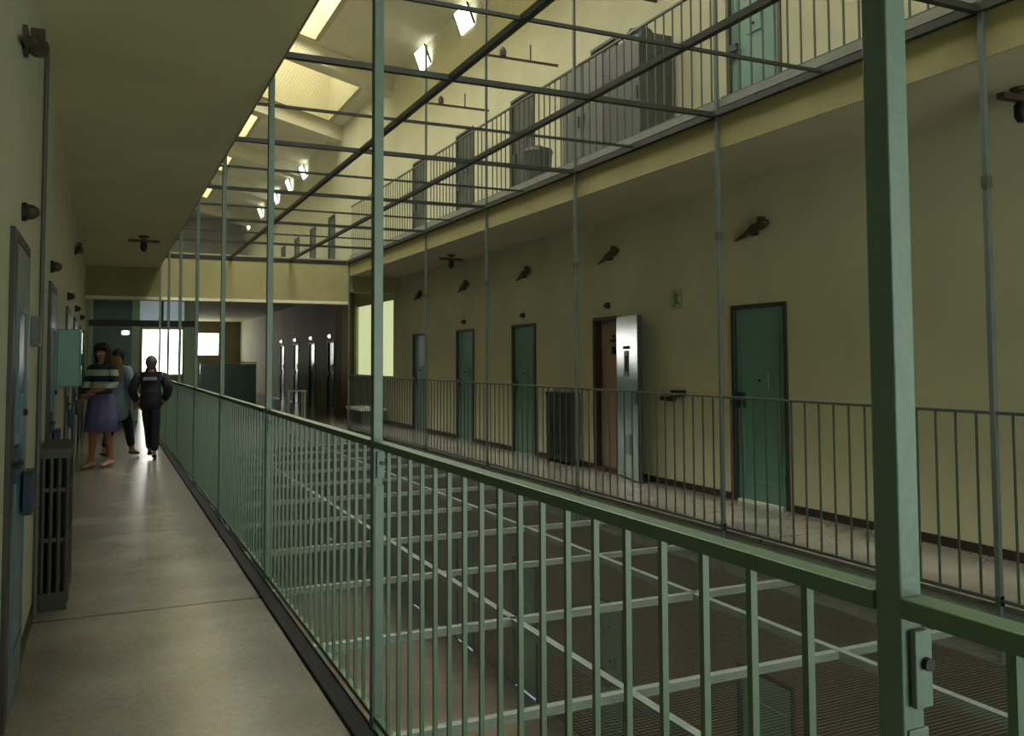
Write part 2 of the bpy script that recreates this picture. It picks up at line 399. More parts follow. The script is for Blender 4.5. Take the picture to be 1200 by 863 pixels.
# small clerestory lights set in the right-hand slope
k = len(WELLS) + 5
for i, y in enumerate((14.62, 16.98, 29.3, 31.8, 34.5, 38.2, 42.0)):
    for side in (1, -1):
        def hop(p0, p1, th):
            q = MB(); z0, z1, d = 7.68, 8.06, .15
            X = (lambda d_: XR - .01 - d_) if side > 0 else (lambda d_: XL + .01 + d_)
            v = [q.bm.verts.new(p) for p in ((X(0 + th), p0, z0), (X(d + th), p0, z1), (X(d + th), p1, z1), (X(0 + th), p1, z0), (X(0), p0, z0), (X(d), p0, z1), (X(d), p1, z1), (X(0), p1, z0))]
            for f in ((3, 2, 1, 0), (4, 5, 6, 7), (0, 1, 5, 4), (1, 2, 6, 5), (2, 3, 7, 6), (3, 0, 4, 7)): q.bm.faces.new([v[j] for j in f])
            return q
        pane = hop(y + .03, y + .67, .02); fm = hop(y, y + .03, .035)
        g2 = hop(y + .67, y + .70, .035); me2 = bpy.data.meshes.new('tmp'); g2.bm.to_mesh(me2); fm.bm.from_mesh(me2); g2.bm.free(); bpy.data.meshes.remove(me2)
        window('window_%d' % k, pane, 'skywin', fm, 'grey', 'small white tilted clerestory window high on the %s wall, %s from the camera end' % ('right' if side > 0 else 'left', ORD[i])); k += 1

# ------------------------------------------------------------------ overhead grid and lower net
def grid(name, zc, xs, ycross, ythin, y0, y1, mbeam, label, tb, thin):
    t = thing(name, (ER, y0, zc), label, 'safety net')
    def P(mb, n, m): 
        o = mb.build(n, m, t); o.matrix_parent_inverse = Matrix.Translation(-Vector((ER, y0, zc))); return o
    for i, x in enumerate(xs):
        w = tb if i not in (0, len(xs) - 1) else tb * 1.15
        P(MB().box(x - w / 2, x + w / 2, y0, y1, zc - w / 2, zc + w / 2), 'longitudinal_bar', mbeam)
    for y in ycross: P(MB().box(xs[0], xs[-1], y - tb / 2, y + tb / 2, zc - tb / 2 + .003, zc + tb / 2 - .003), 'cross_bar', mbeam)
    for y in ythin: P(MB().box(xs[0], xs[-1], y - thin / 2, y + thin / 2, zc - thin / 2, zc + thin / 2), 'tie_bar', mbeam)
    mb = MB(); wr = .00032; p = .026
    n = int((xs[-1] - xs[0]) / p)
    zz = zc + tb / 2 + .002
    for i in range(1, n): x = xs[0] + (xs[-1] - xs[0]) * i / n; mb.box(x - wr, x + wr, y0, y1, zz, zz + 2 * wr)
    n = int((y1 - y0) / p)
    for i in range(1, n): y = y0 + (y1 - y0) * i / n; mb.box(xs[0], xs[-1], y - wr, y + wr, zz + 2 * wr, zz + 4 * wr)
    P(mb, 'wire_mesh', 'wire')
    return t
yc = [YF[0] + .03 + S * k for k in range(0, 7)]
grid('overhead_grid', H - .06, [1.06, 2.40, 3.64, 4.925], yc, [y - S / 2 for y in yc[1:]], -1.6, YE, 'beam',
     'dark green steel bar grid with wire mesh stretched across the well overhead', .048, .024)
grid('safety_net', -.11, [1.03, 2.31, 3.66, 4.92], yc, [y - S / 2 for y in yc[1:]], -1.6, YE, 'beam_low',  # bars take the pale tone that has light from above painted in
     'steel bar net toned as if top-lit, with wire mesh across the well below the railings', .045, .045)
# dark edge angle at end of the grid
mb = MB().box(1.09, 4.89, YE + .001, YE + .009, H - .12, H - .03)
tag(mb.build('edge_bar', 'iron'), 'dark steel bar at the far end of the overhead grid on the cream beam', 'bar')

# ------------------------------------------------------------------ posts
def post(x0, y0, z0, z1, w, label, group, m='post', extra=None, bevel=.003):
    t = thing('railing_post', (x0, y0, z0), label, 'post', group)
    MB().box(0, w, 0, w * 1.12, 0, z1 - z0).build('shaft', m, t, bevel=bevel)
    if extra: extra(t, z1 - z0)
    return t
near_lab = ['thick grey green square post standing behind the camera', 'thick grey green square post in the right foreground, bolted to the handrail',
            'tall grey green post left of the middle of the photo, cutting the near handrail', 'slim green post just behind the tall one left of centre',
            'third slim post back from the centre post on the near railing', 'near railing post fourth back from the centre one', 'near railing post fifth back from the centre one',
            'near railing post next to last before the beam', 'last near railing post at the landing beam']
for k, y in enumerate(YN):
    if y > YE: y = YE - .05
    def ex(t, h):
        # bracket lug with its bolt under the handrail
        br = MB().box(.012, .044, -.012, -.002, 1.36, 1.465).build('bracket', 'post', t, bevel=.002)
        MB().lathe([(.009, -.02), (.009, -.008)], (.031, 0, 1.42), 12, axis='Y').build('bolt', 'iron', br)
        MB().box(.006, .044, -.0035, .04, .02, 1.33).build('lower_sleeve', 'green', t, bevel=.002)
    post(EL, y, -.34, H - .07, .04, near_lab[k], 'posts of the near railing', extra=ex)
far_lab = ['far railing post out of view to the right', 'far railing post rightmost in the photo, right of the foreground post',
           'grey far post just left of the closed teal door', 'far post between the radiator and the open red framed door', 'far post third to the left of the closed teal door',
           'thin far post in front of the leftmost far cell door', 'far post next to last before the landing', 'far post at the corner by the glowing side panel']
for k, y in enumerate(YF):
    if y > YE - .04: y = YE - .06
    def ex(t, h):
        MB().box(-.005, .037, 0, .0325, .34, .40).build('foot_collar', 'rail_far', t)
        MB().box(-.005, .04, -.005, .04, .34 + 2.55, .34 + 2.62).build('clamp', 'rail_far', t)
    post(ER - .04, y - .017, -.34, 6.9 if k < 7 else H, .032, far_lab[k], 'posts of the far railing', m='post_far', extra=ex)

# ------------------------------------------------------------------ railings (one panel per bay)
def rail_panel(name, x, y0, y1, z, nb, sp, bw, mat_rail, rw, rh, zb, label, group, top=1.17):
    t = thing(name, (x, y0, z), label, 'railing', group)
    L = y1 - y0
    MB().box(-rw / 2, rw / 2, .001, L - .001, top - rh, top).build('handrail', mat_rail, t, bevel=.002)
    MB().box(-.011, .011, .001, L - .001, zb, zb + .022).build('bottom_rail', mat_rail, t)
    off = (L - sp * (nb - 1)) / 2
    me = None
    for k in range(nb):
        if me is None:
            o = MB().box(-bw / 2, bw / 2, -bw / 2, bw / 2, zb + .02, top - rh + .002).build('baluster', mat_rail, t); me = o
        else:
            o = me.copy(); COL.objects.link(o); o.parent = t
        o.location = (0, off + k * sp, 0)
    return t
for k in range(len(YN) - 1):
    a = YN[k] + .0455; b = min(YN[k + 1], YE - .05) - .0005
    where = ['behind the camera', 'between the foreground post and the tall centre-left post', 'between the tall centre-left post and the slim post behind it',
             'third bay back along the left walkway', 'fourth bay back along the left walkway', 'fifth bay back, where the people walk', 'sixth bay back, beside the man in black', 'last bay before the landing'][k]
    rail_panel('near_railing', EL + .018, a, b, 0, 18 if k < 7 else 17, .1327, .0135, 'rail', .044, .028, .05, 'green near side railing panel, ' + where, 'railing panels of the near side')
for k in range(len(YF) - 1):
    a = YF[k] + .018; b = YF[k + 1] - .018
    where = ['at the right edge of the photo', 'in front of the closed teal door', 'in front of the open glossy door', 'in front of the dark radiator', 'in front of the fourth cell door from the right',
             'in front of the leftmost far cell door', 'last bay before the glowing side panel'][k]
    rail_panel('far_railing', ER - .022, a, min(b, YE - .07), 0, 17, .1475, .0115, 'rail_far', .026, .02, .02, 'thin far gallery railing panel ' + where, 'railing panels of the far side')
    where = ['out of the top right corner', 'in front of the bright upper teal door', 'in front of the grey upper cabinets', 'before the third upper door', 'before the fourth upper door',
             'before the fifth upper door', 'over the end of the well'][k]
    rail_panel('upper_railing', ER + .02, a, min(b, YE - .07), H + .07, 17, .1475, .0125, 'rail_far', .03, .022, .0, 'upper storey barred railing panel ' + where, 'railing panels of the upper storey', top=1.13)

# ------------------------------------------------------------------ cell doors
def cell_door(name, w, label, leafm='teal', framem='frame', hatch=True, kind='structure', pale_strip=False, e2=.045, px=0):
    """origin: at floor, wall plane x=0, runs along +y from 0 to w, facing -x"""
    t = thing(name, (0, 0, 0), label, 'door', None, 0, kind)
    f = MB(); e = .045
    f.box(-.02, .12, 0, e, 0, DH); f.box(-.02, .12, w - e2, w, 0, DH); f.box(-.02, .12, e, w - e2, DH - e, DH)
    f.build('door_frame', framem, t, bevel=.003)
    leaf = MB().box(.02 + px, .07 + px, e + .004, w - e2 - .004, .012, DH - e - .006).build('door_leaf', leafm, t, bevel=.003)
    p = MB(); y0, y1 = e + .09, w - e2 - .09
    for (a, b, c, d) in ((y0, y1, 1.72, 1.735), (y0, y1, .22, .235)): p.box(.012, .021, a, b, c, d)
    p.box(.012, .021, y0, y0 + .015, .22, 1.735).box(.012, .021, y1 - .015, y1, .22, 1.735)
    po = p.build('panel_bead', leafm, leaf); po.location.x = px
    if hatch:
        h = MB().box(.004, .021, w / 2 - .12, w / 2 + .12, 1.18, 1.36).build('hatch', leafm, leaf, bevel=.003); h.location.x = px
        MB().lathe([(.012, -.012), (.016, -.006), (.016, .004)], (.0, w / 2, 1.27), 12, axis='X').build('peephole', 'iron', h)
    lk = MB().box(-.02, .021, w - e2 - .13, w - e2 - .02, .98, 1.14).build('lock_box', 'lock', leaf, bevel=.003); lk.location.x = px * .4
    MB().tube([(-.03, w - e - .18, 1.06), (-.03, w - e - .02, 1.06)], .012, 8).build('bolt', 'iron', lk)
    for z in (.3, 1.7):
        MB().tube([(.0, e + .012, z - .05), (.0, e + .012, z + .05)], .012, 8).build('hinge', framem, leaf)
    if pale_strip: MB().box(-.012, .02, e + .05, w - e - .02, 0, .03).build('pale_strip', 'white', t)  # pale strip across the foot of the door
    return t
dn = 1
lab_r = ['closed teal steel cell door nearest on the far wall, with a pale strip under it', None, 'closed teal cell door left of the dark far radiator',
         'fourth far cell door from the right, narrow and dark teal', 'leftmost closed far cell door next to the glowing side panel']
base = cell_door('door_1', .84, lab_r[0], pale_strip=True); base.location = (XR, DR[0][0], 0)
protos = {}
protos['teal'] = cell_door('door_2', .88, lab_r[2]); protos['teal'].location = (XR, DR[2][0], 0)
n = 3
def dup_door(src, loc, label, rz=0, sy=1.0):
    global n
    d = copy_tree(src); d.name = 'door_%d' % n; n += 1
    d.location = loc; d.rotation_euler = (0, 0, rz); d['label'] = label; d.scale = (1, sy, 1); return d
dup_door(protos['teal'], (XR, DR[3][0], 0), lab_r[3]); dup_door(protos['teal'], (XR, DR[4][0], 0), lab_r[4])
for i, (a, b) in enumerate(DRF):
    dup_door(protos['teal'], (XR, a, 0), 'dim teal door on the far wall past the brown pier, %s beyond it' % ORD[i], sy=.85 / .88)
dup_door(protos['teal'], (XR, DR[0][0], H), 'bright teal upper storey door at the top of the photo', sy=.84 / .88)
dark = cell_door('door_%d' % n, .88, 'dark upper storey door left of the grey cabinets', leafm='greydark'); n += 1
dark.location = (XR, DR[2][0], H)
dup_door(dark, (XR, DR[3][0], H), 'second dark upper storey door left of the grey cabinets')
dup_door(dark, (XR, DR[4][0], H), 'third dark upper storey door left of the grey cabinets')
dup_door(dark, (XR, DR[1][0], H), 'upper storey door mostly hidden by the grey cabinets', sy=.70 / .88)
for i, (a, b) in enumerate(DRF): dup_door(dark, (XR, a, H), 'upper storey door past the end of the well, %s beyond it' % ORD[i], sy=.85 / .88)
for i, (a, b) in enumerate(DR + DRF):
    dup_door(protos['teal'], (XR, a, -H), 'ground floor teal door under the net, %s along the wall from the camera' % ORD[i], sy=(b - a) / .88)

# open doorway with the inner door and the glossy leaf folded back on the wall
a, b = DR[1]; w = b - a
t = thing('door_%d' % n, (XR, a, 0), 'open cell doorway with red brown frame and glossy teal leaf swung back', 'door', None, 0, 'structure'); n += 1
f = MB(); e = .05
f.box(-.025, .13, 0, e, 0, DH).box(-.025, .13, w - e, w, 0, DH).box(-.025, .13, e, w - e, DH - e, DH).box(-.025, .13, e, w - e, 0, .05)
f.build('door_frame', 'frame_red', t, bevel=.003)
inner = MB().box(.09, .13, e, w - e, .05, DH - e).build('inner_door', 'inner', t)
q = MB().box(.05, .09, .27, .33, 1.56, 1.66).build('latch', 'iron', inner); MB().tube([(.03, .23, 1.80), (.09, .37, 1.80)], .018, 8).build('latch', 'iron', inner)
MB().box(.05, .09, .20, .36, 1.72, 1.76).build('keeper', 'iron', inner)
leaf = bpy.data.objects.new('door_leaf', None); bpy.data.objects.remove(leaf)
ang = math.atan2(-(.235), -.775)   # leaf direction in (x,y)
lf = MB().box(0, .80, -.03, .03, .015, DH - .02).build('door_leaf', 'gloss', t, bevel=.004)
lf.location = (-.03, .02, 0); lf.rotation_euler = (0, 0, math.atan2(-.972, -.235))
# local +x runs from hinge to tip; side facing the camera is local -y
MB().box(.30, .50, -.045, -.028, 1.62, 1.66).build('hatch_bar', 'iron', lf)
hh = MB().box(.33, .47, -.04, -.028, 1.28, 1.60).build('hatch', 'teal_dark', lf, bevel=.003)
MB().box(.36, .44, -.048, -.038, 1.34, 1.54).build('hatch_slot', 'iron', hh)
MB().box(.30, .52, -.042, -.028, .32, .56).build('lower_hatch', 'teal', lf, bevel=.003)
MB().box(.70, .80, -.05, -.028, .95, 1.12).build('lock_box', 'lock', lf, bevel=.003)
MB().box(.803, .812, -.03, .03, .03, DH - .03).build('shaded_edge', 'iron', lf)  # black strip paints shade along the leaf's free edge
for z in (.35, 1.75): MB().tube([(-.01, 0, z - .06), (-.01, 0, z + .06)], .018, 8).build('hinge', 'frame_red', lf)

# left wall doors (local frame mirrored: face +x)
lab_l = ['blue teal door at the left edge of the photo beside the camera', 'second door on the left wall beyond the radiator', 'third left wall door, near the teal wall cabinet',
         'left wall door just before the people', 'left wall door behind the people', 'last left wall door before the green screen']
src = cell_door('door_%d' % n, .81, lab_l[0], leafm='blue', framem='frame', e2=.13, px=-.04); n += 1
src.location = (XL, DL[0][1], 0); src.rotation_euler = (0, 0, PI)
ll = [c for c in src.children if c.name.startswith('door_leaf')][0]
MB().box(-.07, -.03, .05, .30, .79, .98).build('lock_case', 'lock', ll, bevel=.004)
for i, (a, b) in enumerate(DL[1:], 1):
    dup_door(src, (XL, b, 0), lab_l[i], rz=PI, sy=(b - a) / .81)

# open leaf standing out from the second left door and a pipe run by it
mb = MB().tube([(XL + .016, 5.93, 0), (XL + .016, 5.93, ZC)], .013, 10)
tag(mb.build('drain_pipe', 'grey'), 'thin dark vertical pipe up the left wall beside the radiator', 'pipe')
t = thing('wall_cabinet', (XL, 8.4, 0), 'teal metal box cabinet fixed high on the left wall before the people', 'cabinet')
MB().box(0.0, .17, 0, .50, 1.28, 1.77).build('body', 'teal', t, bevel=.006)
dd = MB().box(.17, .182, .015, .485, 1.295, 1.755).build('door', 'teal', t, bevel=.003)
MB().box(.182, .195, .04, .06, 1.46, 1.56).build('handle', 'iron', dd)
t = thing('junction_box', (XL, 5.35, 0), 'small dark grey box on the left wall past the first door', 'box')
MB().box(0, .04, 0, .16, 1.58, 1.74).build('body', 'grey', t, bevel=.004); MB().box(.04, .045, .02, .14, 1.6, 1.72).build('cover', 'greydark', t)
# ------------------------------------------------------------------ radiators (multi-column)
def radiator(loc, nsec, pitch, depth, ztop, label, rz=0, ncol=4):
    t = thing('radiator', loc, label, 'radiator', None, rz)
    first = None
    for k in range(nsec):
        if first is None:
            m = MB(); z0 = .05; r = .014
            for c in range(ncol):
                x = .03 + (depth - .06) * c / (ncol - 1)
                m.tube([(x, 0, z0 + .03), (x, 0, ztop - .03)], r, 8)
            for z in (z0 + .03, ztop - .03, .42, .72):
                m.box(.012, depth - .012, -.018 if z in (z0 + .03, ztop - .03) else -.008, .018 if z in (z0 + .03, ztop - .03) else .008, z - (.03 if z in (z0 + .03, ztop - .03) else .012), z + (.03 if z in (z0 + .03, ztop - .03) else .012))
            first = m.build('section', 'rad', t); o = first
        else:
            o = first.copy(); COL.objects.link(o); o.parent = t
        o.location = (0, (k + .5) * pitch, 0)
    L = nsec * pitch
    MB().tube([(depth / 2, 0, .08), (depth / 2, L, .08)], .02, 8).build('header_pipe', 'rad', t)
    MB().tube([(depth / 2, 0, ztop - .03), (depth / 2, L, ztop - .03)], .02, 8).build('header_pipe', 'rad', t)
    MB().tube([(depth / 2, L - .02, .08), (depth / 2, L + .06, .08), (depth / 2, L + .06, 0)], .012, 8).build('supply_pipe', 'rad', t)
    for y in (pitch * .5, L - pitch * .5): MB().box(.02, depth - .02, y - .012, y + .012, 0, .06).build('foot', 'rad', t)
    return t
radiator((XL + .01, 6.0, 0), 13, .056, .19, .97, 'dark cast column radiator on the left wall by the first door')
radiator((XR - .01, 11.62, 0), 14, .058, .16, 1.02, 'dark column radiator on the far wall left of the open door', rz=PI)

# ------------------------------------------------------------------ wall lamps, indicator lamps, ceiling lamps
def wall_lamp(loc, rz, label, group, flip=1):
    t = thing('wall_lamp', loc, label, 'lamp', group, rz)
    MB().box(0, .02, -.05, .05, -.06, .06).build('back_plate', 'rust', t)
    MB().tube([(.02, 0, 0), (.05, -.02 * flip, .01), (.05, -.06 * flip, .02)], .014, 8).build('arm', 'rust', t)
    h = MB().tube([(.05, .10 * flip, -.03), (.05, .0 * flip, -.005), (.05, -.16 * flip, .03), (.05, -.24 * flip, .045)], .05, 10, rr=[.02, .04, .05, .03]).build('lamp_housing', 'rust', t, smooth=True)
    MB().box(.02, .08, -.15 * flip - .03, -.15 * flip + .03, .06, .11).build('junction', 'rust', h)
    MB().tube([(.03, .05 * flip, -.02), (.03, .16 * flip, -.05), (.02, .30 * flip, -.08)], .016, 6, rr=[.03, .022, .009]).build('conduit', 'rust', t)
    return t
wl = None
lab = ['rusty wall lamp bracket high above the nearest far teal door', 'rusty wall lamp bracket above the open far door', 'small rusty bracket lamp over the teal door left of the radiator',
       'rusty bracket lamp over the fourth far door', 'rusty bracket lamp over the leftmost far door']
for i, (y, z) in enumerate(((7.12, 2.83), (9.98, 2.87), (12.60, 2.86), (15.2, 2.86), (17.8, 2.86))):
    if wl is None: wl = wall_lamp((XR, y, z), PI, lab[i], 'rusty lamps on the far wall', -1); o = wl
    else: o = copy_tree(wl); o.location = (XR, y, z); o['label'] = lab[i]
for i, (y, z) in enumerate(((4.5, 2.96), (12.3, 2.9))):
    o = copy_tree(wl); o.location = (XL, y, z); o.rotation_euler = (0, 0, 0); o['group'] = 'rusty lamps on the left wall'
    o['label'] = ['dark lamp bracket high on the left wall at the top left corner', 'dark lamp bracket high on the left wall above the people'][i]
def ind_lamp(loc, rz, label, group, m='rust'):
    t = thing('indicator_lamp', loc, label, 'lamp', group, rz)
    MB().lathe([(.045, 0), (.045, .02)], (0, 0, 0), 12, axis='X').build('base', 'iron', t)
    MB().lathe([(.038, .02), (.034, .05), (.018, .07), (.004, .074)], (0, 0, 0), 12, axis='X').build('dome', m, t, smooth=True)
    return t
il = None
for i, (x, y, z, rz, l) in enumerate([(XR, 7.1, 2.2, PI, None), (XR, 10.05, 2.21, PI, 'small dark indicator lamp above the open far door'), (XR, 12.66, 2.20, PI, 'small indicator lamp above the door left of the radiator'),
        (XR, 15.2, 2.2, PI, 'small indicator lamp above the fourth far door'), (XL, 4.66, 2.2, 0, 'dark dome lamp above the blue door at the left edge'), (XL, 7.1, 2.18, 0, 'dark dome lamp above the second left wall door'),
        (XL, 10.3, 2.18, 0, 'dark dome lamp above the third left wall door'), (XL, 12.9, 2.19, 0, 'dark dome lamp over the left door before the people'), (XL, 15.7, 2.2, 0, 'dark dome lamp over the left door behind the people')]):
    if l is None: continue
    g = 'indicator lamps over the far doors' if x > 0 else 'dome lamps over the left doors'
    if il is None: il = ind_lamp((x, y, z), rz, l, g); o = il
    else: o = copy_tree(il); o.location = (x, y, z); o.rotation_euler = (0, 0, rz); o['label'] = l; o['group'] = g
    
lit = None
for i, (a, b) in enumerate(DRF):
    l = 'glowing window glint over a dim door past the brown pier, %s beyond it' % ORD[i]  # glowing domes imitate window glints on the door tops
    if lit is None: lit = ind_lamp((XR, (a + b) / 2, 2.2), PI, l, 'glowing window glints past the pier', 'glint'); lit.scale = (1.6, 1.6, 1.6)
    else: o = copy_tree(lit); o.location = (XR, (a + b) / 2, 2.2); o['label'] = l
t = thing('emergency_lamp', (.476, 23.9, 2.2), 'bright white lamp glowing on the green screen above the people', 'lamp')
MB().box(-.1, .1, 0, .065, -.06, .06).build('base', 'white', t); MB().ell((0, -.02, 0), .085, .04, .055).build('lens', 'bulb', t, smooth=True)

def ceil_lamp(loc, label):
    t = thing('ceiling_lamp', loc, label, 'lamp', 'dark caged ceiling lamps')
    MB().lathe([(.07, -.03), (.07, 0)], (0, 0, 0), 14).build('canopy', 'rust', t)
    MB().tube([(0, 0, -.03), (0, 0, -.09)], .016, 8).build('stem', 'rust', t)
    MB().box(-.22, .22, -.03, .03, -.10, -.06).build('cross_arm', 'rust', t)
    MB().lathe([(.03, -.24), (.05, -.2), (.05, -.12), (.03, -.09)], (0, 0, 0), 12).build('lamp_shade', 'iron', t, smooth=True)
    return t
cl = ceil_lamp((.52, 14.4, ZC), 'dark lamp hanging from the left walkway ceiling above the people')
for x, y, l in ((5.75, 3.95, 'dark lamp under the far soffit at the right edge of the photo'), (5.6, 14.6, 'dark lamp under the far soffit above the fourth far door')):
    o = copy_tree(cl); o.location = (x, y, ZC - .03); o['label'] = l

# exit sign and the small device under it
t = thing('exit_sign', (XR, 8.38, 2.08), 'small green running figure sign on the far wall beside the open door', 'sign')
MB().box(-.012, 0, 0, .25, 0, .235).build('panel', 'sign', t)
g = MB()
g.ell((-.016, .15, .195), .003, .018, .018, 10, 6)
g.box(-.017, -.013, .115, .155, .11, .175)
g.box(-.017, -.013, .075, .12, .15, .165).box(-.017, -.013, .155, .19, .135, .15).box(-.017, -.013, .10, .125, .06, .115).box(-.017, -.013, .065, .105, .055, .07).box(-.017, -.013, .145, .165, .035, .11).box(-.017, -.013, .165, .195, .03, .045)
g.build('running_figure', 'sign_white', t)
t = thing('door_buzzer', (XR, 8.35, 1.0), 'small black fitting on the far wall between the open and closed doors', 'fitting')
MB().box(-.07, 0, .0, .22, .05, .13).build('housing', 'iron', t, bevel=.006); MB().box(-.05, 0, .2, .46, .0, .05).build('arm', 'iron', t)

# ------------------------------------------------------------------ upper storey cabinets
t = thing('metal_cabinet', (XR - .46, 9.35, H), 'wide grey steel cabinet on the upper gallery behind the bars', 'cabinet')
MB().box(0, .42, 0, 1.1, .05, 1.64).build('body', 'grey', t, bevel=.006)
for y0, y1 in ((.02, .54), (.56, 1.08)):
    dd = MB().box(-.018, -.001, y0, y1, .08, 1.6).build('door', 'grey', t, bevel=.003)
    MB().box(-.035, -.018, y1 - .07 if y0 < .1 else y0 + .04, y1 - .04 if y0 < .1 else y0 + .07, .8, .95).build('handle', 'iron', dd)
MB().box(.02, .4, .02, 1.08, 0, .05).build('plinth', 'iron', t)
t = thing('metal_cabinet', (XR - .49, 8.45, H), 'charcoal steel cabinet beside the grey one on the upper gallery', 'cabinet')
MB().box(0, .45, 0, .84, .05, 1.58).build('body', 'greydark', t, bevel=.006)
dd = MB().box(-.018, -.001, .02, .82, .08, 1.54).build('door', 'greydark', t, bevel=.003); MB().box(-.035, -.018, .06, .09, .8, .95).build('handle', 'iron', dd)
MB().box(.02, .43, .02, .82, 0, .05).build('plinth', 'iron', t)
t = thing('cloth_bundle', (XR - .26, 8.85, H + 1.582), 'dark rounded bundle lying on top of the charcoal cabinet', 'bundle')
MB().ell((0, 0, .1), .16, .2, .1, 14, 8).build('cloth', 'greydark', t, smooth=True); MB().tube([(-.17, 0, .09), (-.12, 0, .17), (0, 0, .2), (.12, 0, .17), (.17, 0, .09)], .012, 6).build('cord', 'iron', t)
t = thing('waste_bin', (ER + .35, 10.55, H), 'dark grey bin on the upper gallery left of the grey cabinet', 'bin')
MB().lathe([(.16, 0), (.2, .55), (.21, .56)], n=16).build('body', 'greydark', t, smooth=False); MB().lathe([(.215, .56), (.2, .6), (.05, .66)], n=16).build('lid', 'greydark', t)

# pipes with small lamps spanning from the far upper posts to the wall
br = None
for i, y in enumerate(YF[3:6]):
    l = 'brown pipe arm from an upper post to the far wall, %s from the camera' % ORD[i]
    if br is None:
        br = thing('pipe_arm', (ER - .006, y + .0, 5.9), l, 'pipe', 'upper pipe arms')
        MB().tube([(0, 0, 0), (XR - ER + .006, 0, 0)], .02, 8).build('pipe', 'rust', br)
        lp = MB().lathe([(.02, .15), (.05, .1), (.05, .02)], (.25, 0, 0), 10).build('lamp_holder', 'rust', br)
        MB().tube([(.7, 0, 0), (.7, 0, .25)], .012, 6).build('stub', 'rust', br)
    else: o = copy_tree(br); o.location = (ER - .006, y, 5.9); o['label'] = l

# ------------------------------------------------------------------ green glazed screen across the walkway beyond the beam
ys = 24.0
t = thing('door_screen', (0, ys, 0), 'green framed glazed screen with an open doorway behind the people', 'screen')
def SP(mb, n, m, bevel=0): 
    o = mb.build(n, m, None, bevel=bevel); o.parent = t; o.matrix_parent_inverse = Matrix.Translation((0, -ys, 0)); return o
for x0, x1 in ((XL, XL + .1), (.62, .80), (1.86, 2.14)): SP(MB().box(x0, x1, ys - .05, ys + .05, 0, 3.3), 'post', 'pale_green')
SP(MB().box(XL, 2.14, ys - .06, ys + .06, 2.36, 2.52), 'transom_bar', 'frame')
SP(MB().box(XL, 2.14, ys - .06, ys + .06, 3.02, 3.12), 'head_bar', 'frame')
SP(MB().box(.80, 1.86, ys - .01, ys + .01, 2.52, 3.02), 'transom_glass', 'glass')
SP(MB().box(1.30, 1.36, ys - .04, ys + .04, 2.52, 3.02), 'mullion', 'frame')
dd = SP(MB().box(XL + .1, .62, ys - .03, ys + .03, .02, 2.36), 'door_leaf', 'teal_dark')
SP(MB().box(XL + .1, .62, ys - .03, ys + .03, 2.52, 3.02), 'upper_panel', 'teal_dark')
SP(MB().box(XL, 2.14, ys - .04, ys + .04, 3.12, ZC), 'top_panel', 'endwall')
# landing furniture
t = thing('side_table', (4.3, 23.0, 0), 'small pale table on the landing beyond the near railing', 'table')
MB().box(0, .5, 0, .4, .68, .71).build('table_top', 'white', t, bevel=.004)
for x in (.02, .44):
    for y in (.02, .34): MB().box(x, x + .04, y, y + .04, 0, .68).build('leg', 'white', t)
t = thing('low_bench', (5.35, 19.75, 0), 'low pale bench under the glowing side panel', 'bench')
MB().box(0, .62, 0, 1.3, .32, .38).build('seat', 'white', t, bevel=.005)
for y in (.08, 1.16): MB().box(.05, .57, y, y + .06, 0, .32).build('leg', 'grey', t)
t = thing('low_partition', (3.2, 34.0, 0), 'dark green low partition with a pale top near the far end', 'partition')
MB().box(0, 2.0, 0, .12, 0, 1.36).build('panel', 'teal', t); MB().box(-.03, 2.03, -.03, .15, 1.38, 1.43).build('cap', 'white', t)

